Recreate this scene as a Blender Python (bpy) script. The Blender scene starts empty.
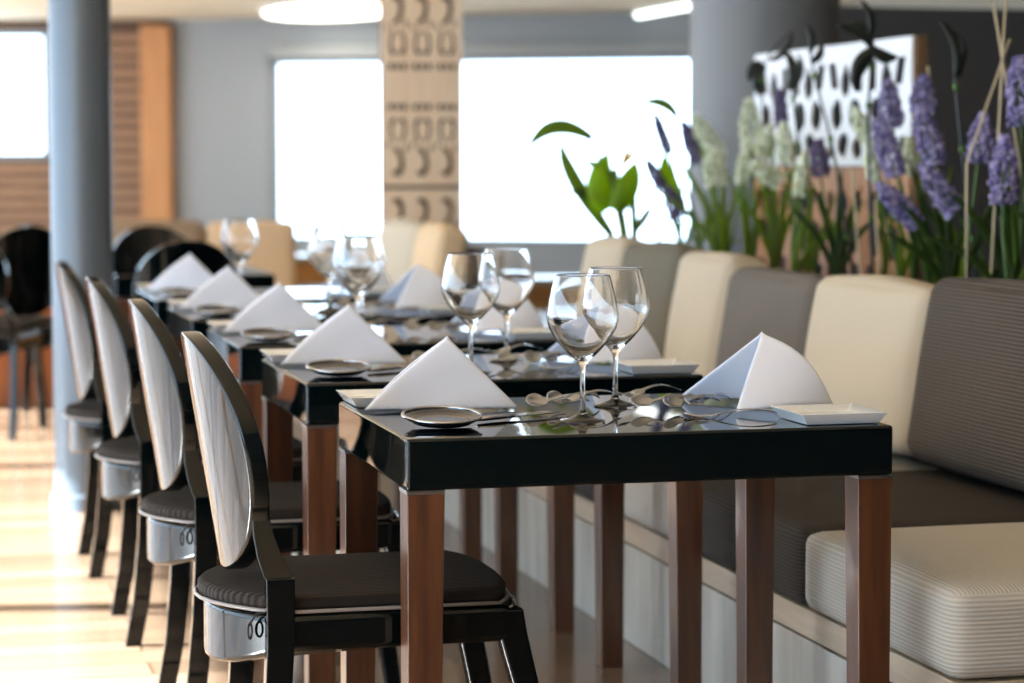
import bpy, bmesh, math, random
from mathutils import Vector, Matrix, Euler
from mathutils.geometry import tessellate_polygon
random.seed(7)
PI = math.pi
SC = bpy.context.scene
COL = SC.collection

# ------------------------------------------------------------------ materials
def lin(r, g, b):
    def f(c):
        c = c / 255.0
        return c / 12.92 if c <= 0.04045 else ((c + 0.055) / 1.055) ** 2.4
    return (f(r), f(g), f(b), 1.0)

def mat(name, col, rough=0.5, metal=0.0, coat=0.0, spec=0.5, ior=1.5):
    m = bpy.data.materials.new(name); m.use_nodes = True
    b = m.node_tree.nodes['Principled BSDF']
    b.inputs['Base Color'].default_value = col
    b.inputs['Roughness'].default_value = rough
    b.inputs['Metallic'].default_value = metal
    b.inputs['Coat Weight'].default_value = coat
    b.inputs['Coat Roughness'].default_value = 0.03
    b.inputs['Specular IOR Level'].default_value = spec
    b.inputs['IOR'].default_value = ior
    return m

def nodes(m):
    nt = m.node_tree
    return nt, nt.nodes, nt.links, nt.nodes['Principled BSDF']

def add_bump(m, src, strength, dist):
    nt, N, L, b = nodes(m)
    bp = N.new('ShaderNodeBump'); bp.inputs['Strength'].default_value = strength
    bp.inputs['Distance'].default_value = dist
    L.new(src, bp.inputs['Height']); L.new(bp.outputs['Normal'], b.inputs['Normal'])

def noise_mix(m, c1, c2, scale, vec_scale=(1, 1, 1), detail=4, lo=0.35, hi=0.65, coord='Object'):
    nt, N, L, b = nodes(m)
    tc = N.new('ShaderNodeTexCoord'); mp = N.new('ShaderNodeMapping')
    mp.inputs['Scale'].default_value = vec_scale
    nz = N.new('ShaderNodeTexNoise'); nz.inputs['Scale'].default_value = scale; nz.inputs['Detail'].default_value = detail
    rp = N.new('ShaderNodeValToRGB')
    rp.color_ramp.elements[0].position = lo; rp.color_ramp.elements[0].color = c1
    rp.color_ramp.elements[1].position = hi; rp.color_ramp.elements[1].color = c2
    L.new(tc.outputs[coord], mp.inputs[0]); L.new(mp.outputs[0], nz.inputs['Vector'])
    L.new(nz.outputs['Fac'], rp.inputs[0]); L.new(rp.outputs[0], b.inputs['Base Color'])
    return nz.outputs['Fac']

def wood(name, c1, c2, vec, rough=0.35, coat=0.0, scale=3.0):
    m = mat(name, c1, rough, coat=coat)
    f = noise_mix(m, c1, c2, scale, vec, detail=8, lo=0.3, hi=0.7)
    add_bump(m, f, 0.05, 0.002)
    return m

def ribbed(name, c1, c2, axis, per_m, rough=0.85, strength=0.5):
    """woven fabric with fine ribs, counted per metre along one axis of the cushion"""
    m = mat(name, c1, rough, spec=0.2)
    nt, N, L, b = nodes(m)
    tc = N.new('ShaderNodeTexCoord')
    sp = N.new('ShaderNodeSeparateXYZ'); L.new(tc.outputs['Object'], sp.inputs[0])
    nz = N.new('ShaderNodeTexNoise'); nz.inputs['Scale'].default_value = 14.0
    L.new(tc.outputs['Object'], nz.inputs['Vector'])
    mu = N.new('ShaderNodeMath'); mu.operation = 'MULTIPLY'; mu.inputs[1].default_value = per_m * 2 * PI
    if axis == 'Z':
        sn_ = N.new('ShaderNodeSeparateXYZ'); L.new(tc.outputs['Normal'], sn_.inputs[0])
        gt = N.new('ShaderNodeMath'); gt.operation = 'GREATER_THAN'; gt.inputs[1].default_value = 0.75
        ab = N.new('ShaderNodeMath'); ab.operation = 'ABSOLUTE'; L.new(sn_.outputs[2], ab.inputs[0]); L.new(ab.outputs[0], gt.inputs[0])
        sel = N.new('ShaderNodeMix'); L.new(gt.outputs[0], sel.inputs['Factor'])
        L.new(sp.outputs[2], sel.inputs['A']); L.new(sp.outputs[0], sel.inputs['B']); L.new(sel.outputs['Result'], mu.inputs[0])
    else:
        L.new(sp.outputs['XYZ'.index(axis)], mu.inputs[0])
    ad = N.new('ShaderNodeMath'); ad.operation = 'ADD'
    m2 = N.new('ShaderNodeMath'); m2.operation = 'MULTIPLY'; m2.inputs[1].default_value = 0.8
    L.new(nz.outputs['Fac'], m2.inputs[0]); L.new(mu.outputs[0], ad.inputs[0]); L.new(m2.outputs[0], ad.inputs[1])
    sn = N.new('ShaderNodeMath'); sn.operation = 'SINE'; L.new(ad.outputs[0], sn.inputs[0])
    mr = N.new('ShaderNodeMapRange'); mr.inputs['From Min'].default_value = -1; mr.inputs['From Max'].default_value = 1
    L.new(sn.outputs[0], mr.inputs['Value'])
    mx = N.new('ShaderNodeMix'); mx.data_type = 'RGBA'
    mx.inputs['A'].default_value = c1; mx.inputs['B'].default_value = c2
    L.new(mr.outputs[0], mx.inputs['Factor']); L.new(mx.outputs['Result'], b.inputs['Base Color'])
    add_bump(m, mr.outputs[0], strength, 0.003)
    return m

M = {}
M['black_gloss'] = mat('black lacquer', lin(4, 12, 14), 0.02, spec=0.4)
M['chair_black'] = mat('black polished plastic', lin(4, 9, 11), 0.04, spec=0.35)
M['leg_wood'] = wood('dark walnut', lin(58, 34, 21), lin(94, 58, 36), (14, 14, 1.2), 0.3, 0.4)
M['collar'] = mat('brushed steel collar', lin(150, 150, 150), 0.3, 1.0)
M['chrome'] = mat('polished steel', lin(178, 180, 186), 0.05, 1.0)
M['napkin'] = mat('white linen', lin(226, 233, 250), 0.85, spec=0.2)
M['porcelain'] = mat('white glazed porcelain', lin(228, 234, 240), 0.12, coat=0.4)
M['dark_plate'] = mat('dark glazed plate', lin(34, 38, 48), 0.1, coat=0.4)
M['cream'] = ribbed('cream ribbed cloth', lin(190, 187, 179), lin(168, 164, 155), 'Z', 130, strength=0.35)
M['cream_back'] = ribbed('cream cloth', lin(198, 188, 170), lin(190, 179, 160), 'Z', 180, strength=0.15)
M['dark'] = ribbed('charcoal ribbed cloth', lin(66, 61, 56), lin(44, 41, 39), 'Z', 130, strength=0.5)
M['brown'] = ribbed('taupe ribbed cloth', lin(98, 90, 82), lin(48, 44, 40), 'Z', 112, strength=0.6)
M['grey_back'] = ribbed('grey cloth', lin(112, 107, 102), lin(100, 96, 92), 'Z', 180, strength=0.15)
M['olive_back'] = ribbed('olive grey cloth', lin(116, 112, 100), lin(104, 100, 90), 'Z', 180, strength=0.15)
M['pad'] = ribbed('dark ribbed seat pad cloth', lin(50, 43, 38), lin(24, 21, 19), 'Y', 75, strength=0.6)
M['beige'] = mat('beige cloth', lin(222, 196, 162), 0.9, spec=0.2)
M['taupe'] = mat('taupe cloth', lin(150, 132, 112), 0.9, spec=0.2)
M['plinth'] = mat('pale lacquered panel', lin(206, 204, 196), 0.25, coat=0.3)
noise_mix(M['plinth'], lin(206, 203, 194), lin(176, 172, 162), 2.2, (1, 6, 0.8), lo=0.35, hi=0.75)
M['ledge'] = wood('pale ledge wood', lin(196, 180, 158), lin(170, 152, 130), (1, 1, 12), 0.4)
M['grey_wall'] = mat('grey painted wall', lin(150, 154, 156), 0.6)
M['header'] = mat('grey header', lin(150, 152, 150), 0.55)
M['dark_wall'] = mat('charcoal painted wall', lin(98, 96, 96), 0.7)
M['hole_back'] = mat('brown backing board', lin(112, 76, 48), 0.7)
M['column'] = mat('grey satin metal column', lin(88, 98, 108), 0.35, 0.2)
M['pillar'] = mat('grey plaster pillar', lin(122, 123, 125), 0.5)
M['ceiling'] = mat('warm white ceiling', lin(250, 238, 208), 0.8)
M['white_wall'] = mat('off white wall', lin(225, 222, 214), 0.8)
M['slat'] = wood('tan slatted wood', lin(170, 130, 96), lin(140, 104, 74), (1, 1, 10), 0.5)
M['slat_gap'] = mat('dark tan board', lin(84, 58, 38), 0.6)
M['post'] = wood('honey wood', lin(206, 148, 92), lin(180, 122, 72), (6, 6, 0.6), 0.5)
M['orange'] = wood('orange wood planks', lin(176, 104, 58), lin(138, 76, 40), (10, 10, 0.6), 0.45)
M['bench'] = wood('light oak', lin(214, 164, 104), lin(190, 138, 82), (1, 8, 8), 0.5)
M['panel_wood'] = wood('pale maple', lin(253, 232, 204), lin(246, 216, 184), (6, 6, 0.8), 0.4)
M['panel_edge'] = wood('oak board edge', lin(128, 98, 68), lin(110, 82, 56), (4, 4, 1), 0.6)
M['screen_wood'] = wood('warm pine', lin(196, 140, 96), lin(170, 116, 76), (4, 4, 0.8), 0.45)
M['screen_white'] = mat('white upper board', lin(232, 234, 240), 0.35)  # upper screen board in one even white, lower board in pine colour
M['screen_back'] = mat('brown backing board', lin(92, 66, 46), 0.7)
M['planter'] = mat('dark planter', lin(52, 50, 48), 0.6)
M['soil'] = mat('dark soil', lin(40, 32, 26), 0.95)
M['stem'] = mat('green stem', lin(70, 104, 40), 0.55)
M['leaf'] = mat('green blade leaf', lin(122, 142, 62), 0.45)
M['leaf_dark'] = mat('deep green leaf', lin(72, 94, 50), 0.45)
M['leaf_bright'] = mat('bright green leaf', lin(156, 184, 58), 0.45)
M['twig'] = mat('near black twig', lin(30, 36, 30), 0.4)
M['raffia'] = mat('dry cane', lin(190, 176, 146), 0.7)
M['purple'] = mat('violet floret', lin(116, 104, 176), 0.8)
noise_mix(M['purple'], lin(84, 76, 132), lin(176, 168, 206), 60, lo=0.4, hi=0.62)
M['mauve'] = mat('dusky mauve floret', lin(96, 84, 118), 0.8)
M['whiteflower'] = mat('pale green floret', lin(214, 222, 190), 0.8)
noise_mix(M['whiteflower'], lin(182, 196, 150), lin(236, 238, 222), 60, lo=0.4, hi=0.6)
M['yellow'] = mat('orange yellow petal', lin(240, 180, 60), 0.6)
M['frame'] = mat('grey window frame', lin(140, 144, 146), 0.5)
M['tie'] = mat('black cord', lin(14, 14, 16), 0.7)
M['piping'] = mat('grey satin piping', lin(120, 116, 116), 0.3)
for k in ('leaf', 'leaf_bright', 'leaf_dark', 'yellow'):
    nt, N, L, b = nodes(M[k])
    tr = N.new('ShaderNodeBsdfTranslucent'); c = b.inputs['Base Color'].default_value
    tr.inputs[0].default_value = (min(1, c[0] * 1.9), min(1, c[1] * 1.8), c[2] * 1.2, 1)
    mx = N.new('ShaderNodeMixShader'); mx.inputs[0].default_value = 0.65
    L.new(b.outputs[0], mx.inputs[1]); L.new(tr.outputs[0], mx.inputs[2]); L.new(mx.outputs[0], N['Material Output'].inputs[0])

def emission(name, col, s):
    m = bpy.data.materials.new(name); m.use_nodes = True
    nt = m.node_tree; nt.nodes.clear()
    e = nt.nodes.new('ShaderNodeEmission'); e.inputs[0].default_value = col; e.inputs[1].default_value = s
    o = nt.nodes.new('ShaderNodeOutputMaterial'); nt.links.new(e.outputs[0], o.inputs[0])
    return m
M['lamp'] = emission('lit diffuser', (1.0, 0.95, 0.86, 1), 6.0)
M['tube'] = emission('lit tube', (0.92, 1.0, 0.97, 1), 5.0)

def glassmat():
    m = mat('clear crystal', (1, 1, 1, 1), 0.0)
    nt, N, L, b = nodes(m)
    b.inputs['Transmission Weight'].default_value = 1.0
    b.inputs['IOR'].default_value = 1.47
    return m
M['glass'] = glassmat()
def panemat():
    m = bpy.data.materials.new('window glass'); m.use_nodes = True
    nt = m.node_tree; nt.nodes.clear()
    t = nt.nodes.new('ShaderNodeBsdfTransparent'); t.inputs[0].default_value = (0.97, 0.98, 0.98, 1)
    g = nt.nodes.new('ShaderNodeBsdfGlossy'); g.inputs['Roughness'].default_value = 0.02
    mx = nt.nodes.new('ShaderNodeMixShader'); mx.inputs[0].default_value = 0.05
    o = nt.nodes.new('ShaderNodeOutputMaterial')
    nt.links.new(t.outputs[0], mx.inputs[1]); nt.links.new(g.outputs[0], mx.inputs[2]); nt.links.new(mx.outputs[0], o.inputs[0])
    return m
M['pane'] = panemat()

def floormat():
    m = mat('oak plank floor', lin(140, 104, 72), 0.22, coat=0.25)
    nt, N, L, b = nodes(m)
    tc = N.new('ShaderNodeTexCoord'); mp = N.new('ShaderNodeMapping')
    mp.inputs['Rotation'].default_value = (0, 0, 0)
    L.new(tc.outputs['Object'], mp.inputs[0])
    bk = N.new('ShaderNodeTexBrick'); bk.inputs['Scale'].default_value = 1.0
    bk.inputs['Brick Width'].default_value = 1.1; bk.inputs['Row Height'].default_value = 0.14
    bk.inputs['Mortar Size'].default_value = 0.003; bk.inputs['Bias'].default_value = 0.0
    bk.inputs['Color1'].default_value = lin(142, 118, 97); bk.inputs['Color2'].default_value = lin(106, 86, 69)
    bk.inputs['Mortar'].default_value = lin(70, 50, 36)
    L.new(mp.outputs[0], bk.inputs['Vector'])
    nz = N.new('ShaderNodeTexNoise'); nz.inputs['Scale'].default_value = 4; nz.inputs['Detail'].default_value = 8
    m2 = N.new('ShaderNodeMapping'); m2.inputs['Scale'].default_value = (0.8, 12, 1)
    L.new(tc.outputs['Object'], m2.inputs[0]); L.new(m2.outputs[0], nz.inputs['Vector'])
    mx = N.new('ShaderNodeMix'); mx.data_type = 'RGBA'; mx.blend_type = 'MULTIPLY'
    rp = N.new('ShaderNodeValToRGB'); rp.color_ramp.elements[0].color = (0.62, 0.58, 0.55, 1); rp.color_ramp.elements[1].color = (1.1, 1.08, 1.05, 1)
    L.new(nz.outputs['Fac'], rp.inputs[0])
    mx.inputs['Factor'].default_value = 1.0
    L.new(bk.outputs['Color'], mx.inputs['A']); L.new(rp.outputs[0], mx.inputs['B'])
    L.new(mx.outputs['Result'], b.inputs['Base Color'])
    add_bump(m, bk.outputs['Fac'], -0.2, 0.003)
    return m
M['floor'] = floormat()

def tint(name, base, amount):
    return base
# ------------------------------------------------------------------ mesh helpers
class MB:
    def __init__(s): s.v = []; s.f = []
    def add(s, v, f, mx=None):
        o = len(s.v)
        s.v += [tuple(mx @ Vector(p)) if mx else tuple(p) for p in v]
        s.f += [tuple(i + o for i in q) for q in f]
        return s
    def box(s, x0, x1, y0, y1, z0, z1, mx=None):
        v = [(x, y, z) for x in (x0, x1) for y in (y0, y1) for z in (z0, z1)]
        f = [(0, 1, 3, 2), (4, 6, 7, 5), (0, 4, 5, 1), (2, 3, 7, 6), (0, 2, 6, 4), (1, 5, 7, 3)]
        return s.add(v, f, mx)
    def hexa(s, bot, top):
        """eight corners: four below, four above (same order)"""
        return s.add(list(bot) + list(top), [(3, 2, 1, 0), (4, 5, 6, 7), (0, 1, 5, 4), (1, 2, 6, 5), (2, 3, 7, 6), (3, 0, 4, 7)])
    def lathe(s, prof, seg=32, mx=None, close=False):
        v = []; f = []; n = len(prof)
        for i in range(seg):
            a = 2 * PI * i / seg
            for r, z in prof: v.append((r * math.cos(a), r * math.sin(a), z))
        for i in range(seg):
            j = (i + 1) % seg
            for k in range(n - 1 if not close else n):
                k2 = (k + 1) % n
                f.append((i * n + k, j * n + k, j * n + k2, i * n + k2))
        return s.add(v, f, mx)
    def tube(s, pts, rad, seg=8, flat=None):
        """tube along points; rad a number or list; flat = (a,b) scales of the section"""
        pts = [Vector(p) for p in pts]; n = len(pts)
        rads = rad if isinstance(rad, (list, tuple)) else [rad] * n
        v = []; f = []; up = None
        for i, p in enumerate(pts):
            t = (pts[min(i + 1, n - 1)] - pts[max(i - 1, 0)]).normalized()
            if up is None:
                up = Vector((0, 0, 1)) if abs(t.z) < 0.9 else Vector((1, 0, 0))
            a = t.cross(up).normalized(); up = a.cross(t).normalized()
            fa, fb = flat or (1, 1)
            for k in range(seg):
                q = 2 * PI * k / seg
                v.append(p + a * math.cos(q) * rads[i] * fa + up * math.sin(q) * rads[i] * fb)
        for i in range(n - 1):
            for k in range(seg):
                k2 = (k + 1) % seg
                f.append((i * seg + k, i * seg + k2, (i + 1) * seg + k2, (i + 1) * seg + k))
        f.append(tuple(reversed(range(seg)))); f.append(tuple((n - 1) * seg + k for k in range(seg)))
        return s.add(v, f)
    def grid(s, fn, nu, nv, mx=None):
        v = [fn(i / nu, j / nv) for i in range(nu + 1) for j in range(nv + 1)]
        f = [(i * (nv + 1) + j, (i + 1) * (nv + 1) + j, (i + 1) * (nv + 1) + j + 1, i * (nv + 1) + j + 1) for i in range(nu) for j in range(nv)]
        return s.add(v, f, mx)
    def mesh(s, name, material, smooth=False, weld=0.0):
        me = bpy.data.meshes.new(name)
        bm = bmesh.new()
        vs = [bm.verts.new(p) for p in s.v]
        for q in s.f:
            try: bm.faces.new([vs[i] for i in q])
            except ValueError: pass
        if weld: bmesh.ops.remove_doubles(bm, verts=bm.verts, dist=weld)
        bmesh.ops.recalc_face_normals(bm, faces=bm.faces)
        bm.to_mesh(me); bm.free()
        if smooth:
            for p in me.polygons: p.use_smooth = True
        me.materials.append(material)
        return me
    def build(s, name, material, parent=None, loc=None, smooth=False, bevel=0.0, bseg=2, solid=0.0, subd=0, weld=0.0, angle=None):
        o = bpy.data.objects.new(name, s.mesh(name, material, smooth or bevel > 0 or subd > 0, weld)); COL.objects.link(o)
        if parent: o.parent = parent
        if loc: o.location = loc
        if solid:
            md = o.modifiers.new('solid', 'SOLIDIFY'); md.thickness = solid; md.offset = 0
        if bevel:
            md = o.modifiers.new('bevel', 'BEVEL'); md.width = bevel; md.segments = bseg; md.limit_method = 'ANGLE'; md.angle_limit = math.radians(40)
            md.harden_normals = True
        if subd:
            md = o.modifiers.new('sub', 'SUBSURF'); md.levels = subd; md.render_levels = subd
        return o

def tag(o, label, cat, group=None, kind=None):
    o['label'] = label; o['category'] = cat
    if group: o['group'] = group
    if kind: o['kind'] = kind
    return o
def thing(name, label, cat, loc=(0, 0, 0), rz=0.0, group=None):
    o = bpy.data.objects.new(name, None); COL.objects.link(o)
    o.empty_display_size = 0.1
    o.location = loc; o.rotation_euler = (0, 0, rz)
    return tag(o, label, cat, group)
def copy_tree(o, parent=None):
    c = o.copy(); COL.objects.link(c)
    if parent: c.parent = parent
    for ch in [x for x in SC.objects if x.parent == o]:
        copy_tree(ch, c)
    return c
def copy_thing(o, label, loc, rz=None, group=None):
    c = copy_tree(o); c['label'] = label; c.location = loc
    if rz is not None: c.rotation_euler = (c.rotation_euler[0], c.rotation_euler[1], rz)
    if group: c['group'] = group
    return c
def struct(name, mb, m, **k):
    o = mb.build(name, m, **k); o['kind'] = 'structure'
    return o

# ------------------------------------------------------------------ the room shell
XL, XR, YB, YF, ZC = -3.0, 9.5, -2.5, 23.6, 2.5
fl = struct('floor', MB().box(XL - 0.2, XR + 0.2, YB - 0.2, YF + 0.2, -0.1, 0.0), M['floor'])
struct('ceiling', MB().box(XL - 0.2, XR + 0.2, YB - 0.2, YF + 0.2, ZC, ZC + 0.15), M['ceiling'])

# wall on the chair side, with a run of large windows
LW = [(-2.2 + 3.1 * i, 0.86 + 3.1 * i) for i in range(8)]
Z0, Z1 = 0.12, 2.36
wl = MB().box(XL - 0.2, XL, YB, YF, 0, Z0).box(XL - 0.2, XL, YB, YF, Z1, ZC)
ys = [YB] + [y for w in LW for y in w] + [YF]
for i in range(0, len(ys), 2): wl.box(XL - 0.2, XL, ys[i], ys[i + 1], Z0, Z1)
struct('wall_left', wl, M['white_wall'])
wn = [0]
def window_y(x, y0, y1, z0, z1):
    wn[0] += 1
    f = MB(); t = 0.03
    f.box(x - .05, x + .02, y0, y1, z0, z0 + t).box(x - .05, x + .02, y0, y1, z1 - t, z1)
    f.box(x - .05, x + .02, y0, y0 + t, z0, z1).box(x - .05, x + .02, y1 - t, y1, z0, z1)
    o = struct('window_%d' % wn[0], f, M['frame'])
    MB().box(x - .02, x - .014, y0 + t, y1 - t, z0 + t, z1 - t).build('pane', M['pane'], o)
for a, b in LW: window_y(XL - 0.1, a, b, Z0, Z1)
# wall behind the photographer, with one wide window
struct('wall_back', MB().box(XL, XR, YB - 0.2, YB, 0, ZC), M['dark_wall'])
struct('wall_right', MB().box(XR, XR + 0.2, YB, YF, 0, ZC), M['dark_wall'])

# far wall: built along its own line, turned so that its sofa-side end is nearer
def seg(p0, p1, s0, s1, z0, z1, th=0.12, off=0.0, mb=None):
    p0 = Vector(p0).to_2d() if len(p0) == 3 else Vector(p0); p1 = Vector(p1)
    d = (p1 - p0).normalized(); n = Vector((-d.y, d.x))
    if n.y < 0: n = -n
    mb = mb or MB()
    a = p0 + d * s0 + n * off; b = p0 + d * s1 + n * off
    q = [a, b, b + n * th, a + n * th]
    mb.hexa([(p.x, p.y, z0) for p in q], [(p.x, p.y, z1) for p in q])
    return mb
FA, FB = (2.422, 22.405), (7.80, 19.40)       # corner post to beyond the pillar
FLn = (Vector(FB) - Vector(FA)).length
s_w0, s_wm = 0.965, 4.80
zs, zt = 0.44, 2.14
w = MB()
seg(FA, FB, 0.0, s_w0, 0, ZC, mb=w)                      # grey solid part
seg(FA, FB, s_w0, FLn, 0, zs, mb=w); seg(FA, FB, s_w0, FLn, zt, ZC, mb=w)
seg(FA, FB, FLn - 0.35, FLn, zs, zt, mb=w)
struct('wall_far', w, M['grey_wall'])
# roller blind box across the window head
bx = seg(FA, FB, s_w0 + 0.05, FLn - 0.4, zt - 0.02, zt + 0.1, th=0.10, off=-0.11)
struct('trim_1', bx, M['header'], bevel=0.01)
def window_far(s0, s1, z0, z1, P0, P1):
    wn[0] += 1
    f = MB(); t = 0.06
    seg(P0, P1, s0, s1, z0, z0 + t, .07, .02, f); seg(P0, P1, s0, s1, z1 - t, z1, .07, .02, f)
    seg(P0, P1, s0, s0 + t, z0, z1, .07, .02, f); seg(P0, P1, s1 - t, s1, z0, z1, .07, .02, f)
    o = struct('window_%d' % wn[0], f, M['frame'])
    seg(P0, P1, s0 + t, s1 - t, z0 + t, z1 - t, .006, .05).build('pane', M['pane'], o)
window_far(s_w0, 2.55, zs, zt, FA, FB); window_far(2.55, FLn - 0.35, zs, zt, FA, FB)
# chair-side end of the far wall: slatted timber under and beside a window
GA, GB = (-3.0, 23.95), (2.422, 22.405)
GL = (Vector(GB) - Vector(GA)).length
def gs(x): return GL * (x + 3.0) / 5.422
g = MB()
seg(GA, GB, 0, gs(1.33), 0, 1.205, mb=g); seg(GA, GB, gs(1.33), GL, 0, 2.41, mb=g)
seg(GA, GB, 0, gs(-2.0), 1.205, 2.41, mb=g); seg(GA, GB, 0, GL, 2.41, ZC, mb=g)
struct('wall_slatted', g, M['slat_gap'])
sl = MB(); z = 0.1
while z < 2.38:
    seg(GA, GB, 0 if z < 1.16 else gs(1.36), GL - .22, z, z + 0.068, 0.03, -0.03, sl); z += 0.11
struct('trim_2', sl, M['slat'])
window_far(gs(-2.0), gs(1.33), 1.205, 2.41, GA, GB)
struct('trim_3', seg(GA, GB, GL - 0.26, GL + 0.02, 0, 2.44, 0.16, -0.15), M['post'], bevel=0.02)

# charcoal partition behind the flowers
struct('partition', MB().box(3.75, 7.0, 11.0, 11.12, 0, 1.95), M['dark_wall'])
# low plank partition behind the empty chairs by the column
lp = MB()
for i in range(14): lp.box(-1.2 + i * .142, -1.2 + i * .142 + .132, 11.95, 12.0, 0, .62)
lp.box(-1.22, .82, 12.0, 12.06, 0, .64)
struct('partition_low', lp, M['orange'])

# round columns
def round_column(name, x, y, r, z1, m, label):
    o = MB().lathe([(0, 0), (r + .012, 0), (r + .012, .05), (r, .06), (r, z1), (0, z1)], 64).build(name, m, None, (x, y, 0), smooth=True)
    md = o.modifiers.new('edge', 'EDGE_SPLIT'); md.split_angle = math.radians(35)
    o['kind'] = 'structure'
    return o
round_column('column_slim', .595, 8.38, .105, ZC, M['column'], '')
round_column('column_wide', 3.40, 9.25, .302, ZC, M['pillar'], '')

# ceiling lights at the far end
t = thing('ceiling_light', 'wide glowing oval light on the ceiling before the far window', 'light', (3.55, 20.3, ZC))
def ell(a, b, z0, z1):
    mb = MB(); n = 40
    v = [(a * math.cos(2 * PI * i / n), b * math.sin(2 * PI * i / n), z) for z in (z0, z1) for i in range(n)]
    mb.add(v, [tuple(range(n)), tuple(range(n, 2 * n))] + [(i, (i + 1) % n, n + (i + 1) % n, n + i) for i in range(n)])
    return mb
ell(.60, 1.15, -.035, 0).build('lamp_body', M['white_wall'], t)
ell(.55, 1.10, -.05, -.034).build('diffuser', M['lamp'], t)
t = thing('tube_light', 'thin glowing tube light on the ceiling beside the round pillar', 'light', (6.2, 19.3, ZC), math.radians(2))
MB().box(-.05, .05, -.7, .7, -.03, 0).build('lamp_body', M['white_wall'], t)
MB().tube([(0, -.68, -.05), (0, .68, -.05)], .022, 10).build('tube', M['tube'], t)

# ------------------------------------------------------------------ dining tables
TX0, TX1, TD, TH, AP = .79, 1.645, .635, .75, .086
TYF = [3.82, 4.83, 5.84, 6.85, 7.86]
TN = ['nearest table', 'second table of the row', 'third table of the row', 'fourth table of the row', 'fifth table of the row']
TCX = (TX0 + TX1) / 2
def make_table():
    t = thing('dining_table', '', 'table')
    hw, hd = (TX1 - TX0) / 2, TD / 2
    MB().box(-hw, hw, -hd, hd, TH - AP, TH).build('tabletop', M['black_gloss'], t, bevel=.006, bseg=3)
    for sx in (-1, 1):
        for sy in (-1, 1):
            a, b = .064, .054
            x0, y0 = sx * hw, sy * hd
            def q(w, z, e=.001): return [(x0 - sx * e, y0 - sy * e, z), (x0 - sx * w, y0 - sy * e, z), (x0 - sx * w, y0 - sy * w, z), (x0 - sx * e, y0 - sy * w, z)]
            l = MB().hexa(q(b, 0.0), q(a, TH - AP - .005)).build('leg', M['leg_wood'], t, bevel=.002)
            MB().hexa(q(a, TH - AP - .006, .0), q(a, TH - AP, .0)).build('collar', M['collar'], l)
    return t
TL = ['nearest black glossy dining table with walnut legs',
      'second black dining table from the front of the row',
      'third black dining table from the front of the row',
      'fourth black dining table, second from the far end of the row',
      'fifth black dining table at the far end of the row, beyond the slim column']
tb = make_table()
tables = []
for i, y in enumerate(TYF):
    o = tb if i == 0 else copy_tree(tb)
    o['label'] = TL[i]; o['group'] = 'black dining tables in the row'
    o.location = (TCX, y + TD / 2, 0); tables.append(o)
# one more, turned across, behind the row
o = copy_tree(tb); o['label'] = 'black dining table standing across, between two chairs beyond the row'
o['group'] = 'black dining tables in the row'; o.location = (1.12, 9.96, 0); o.rotation_euler = (0, 0, PI / 2)

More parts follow.
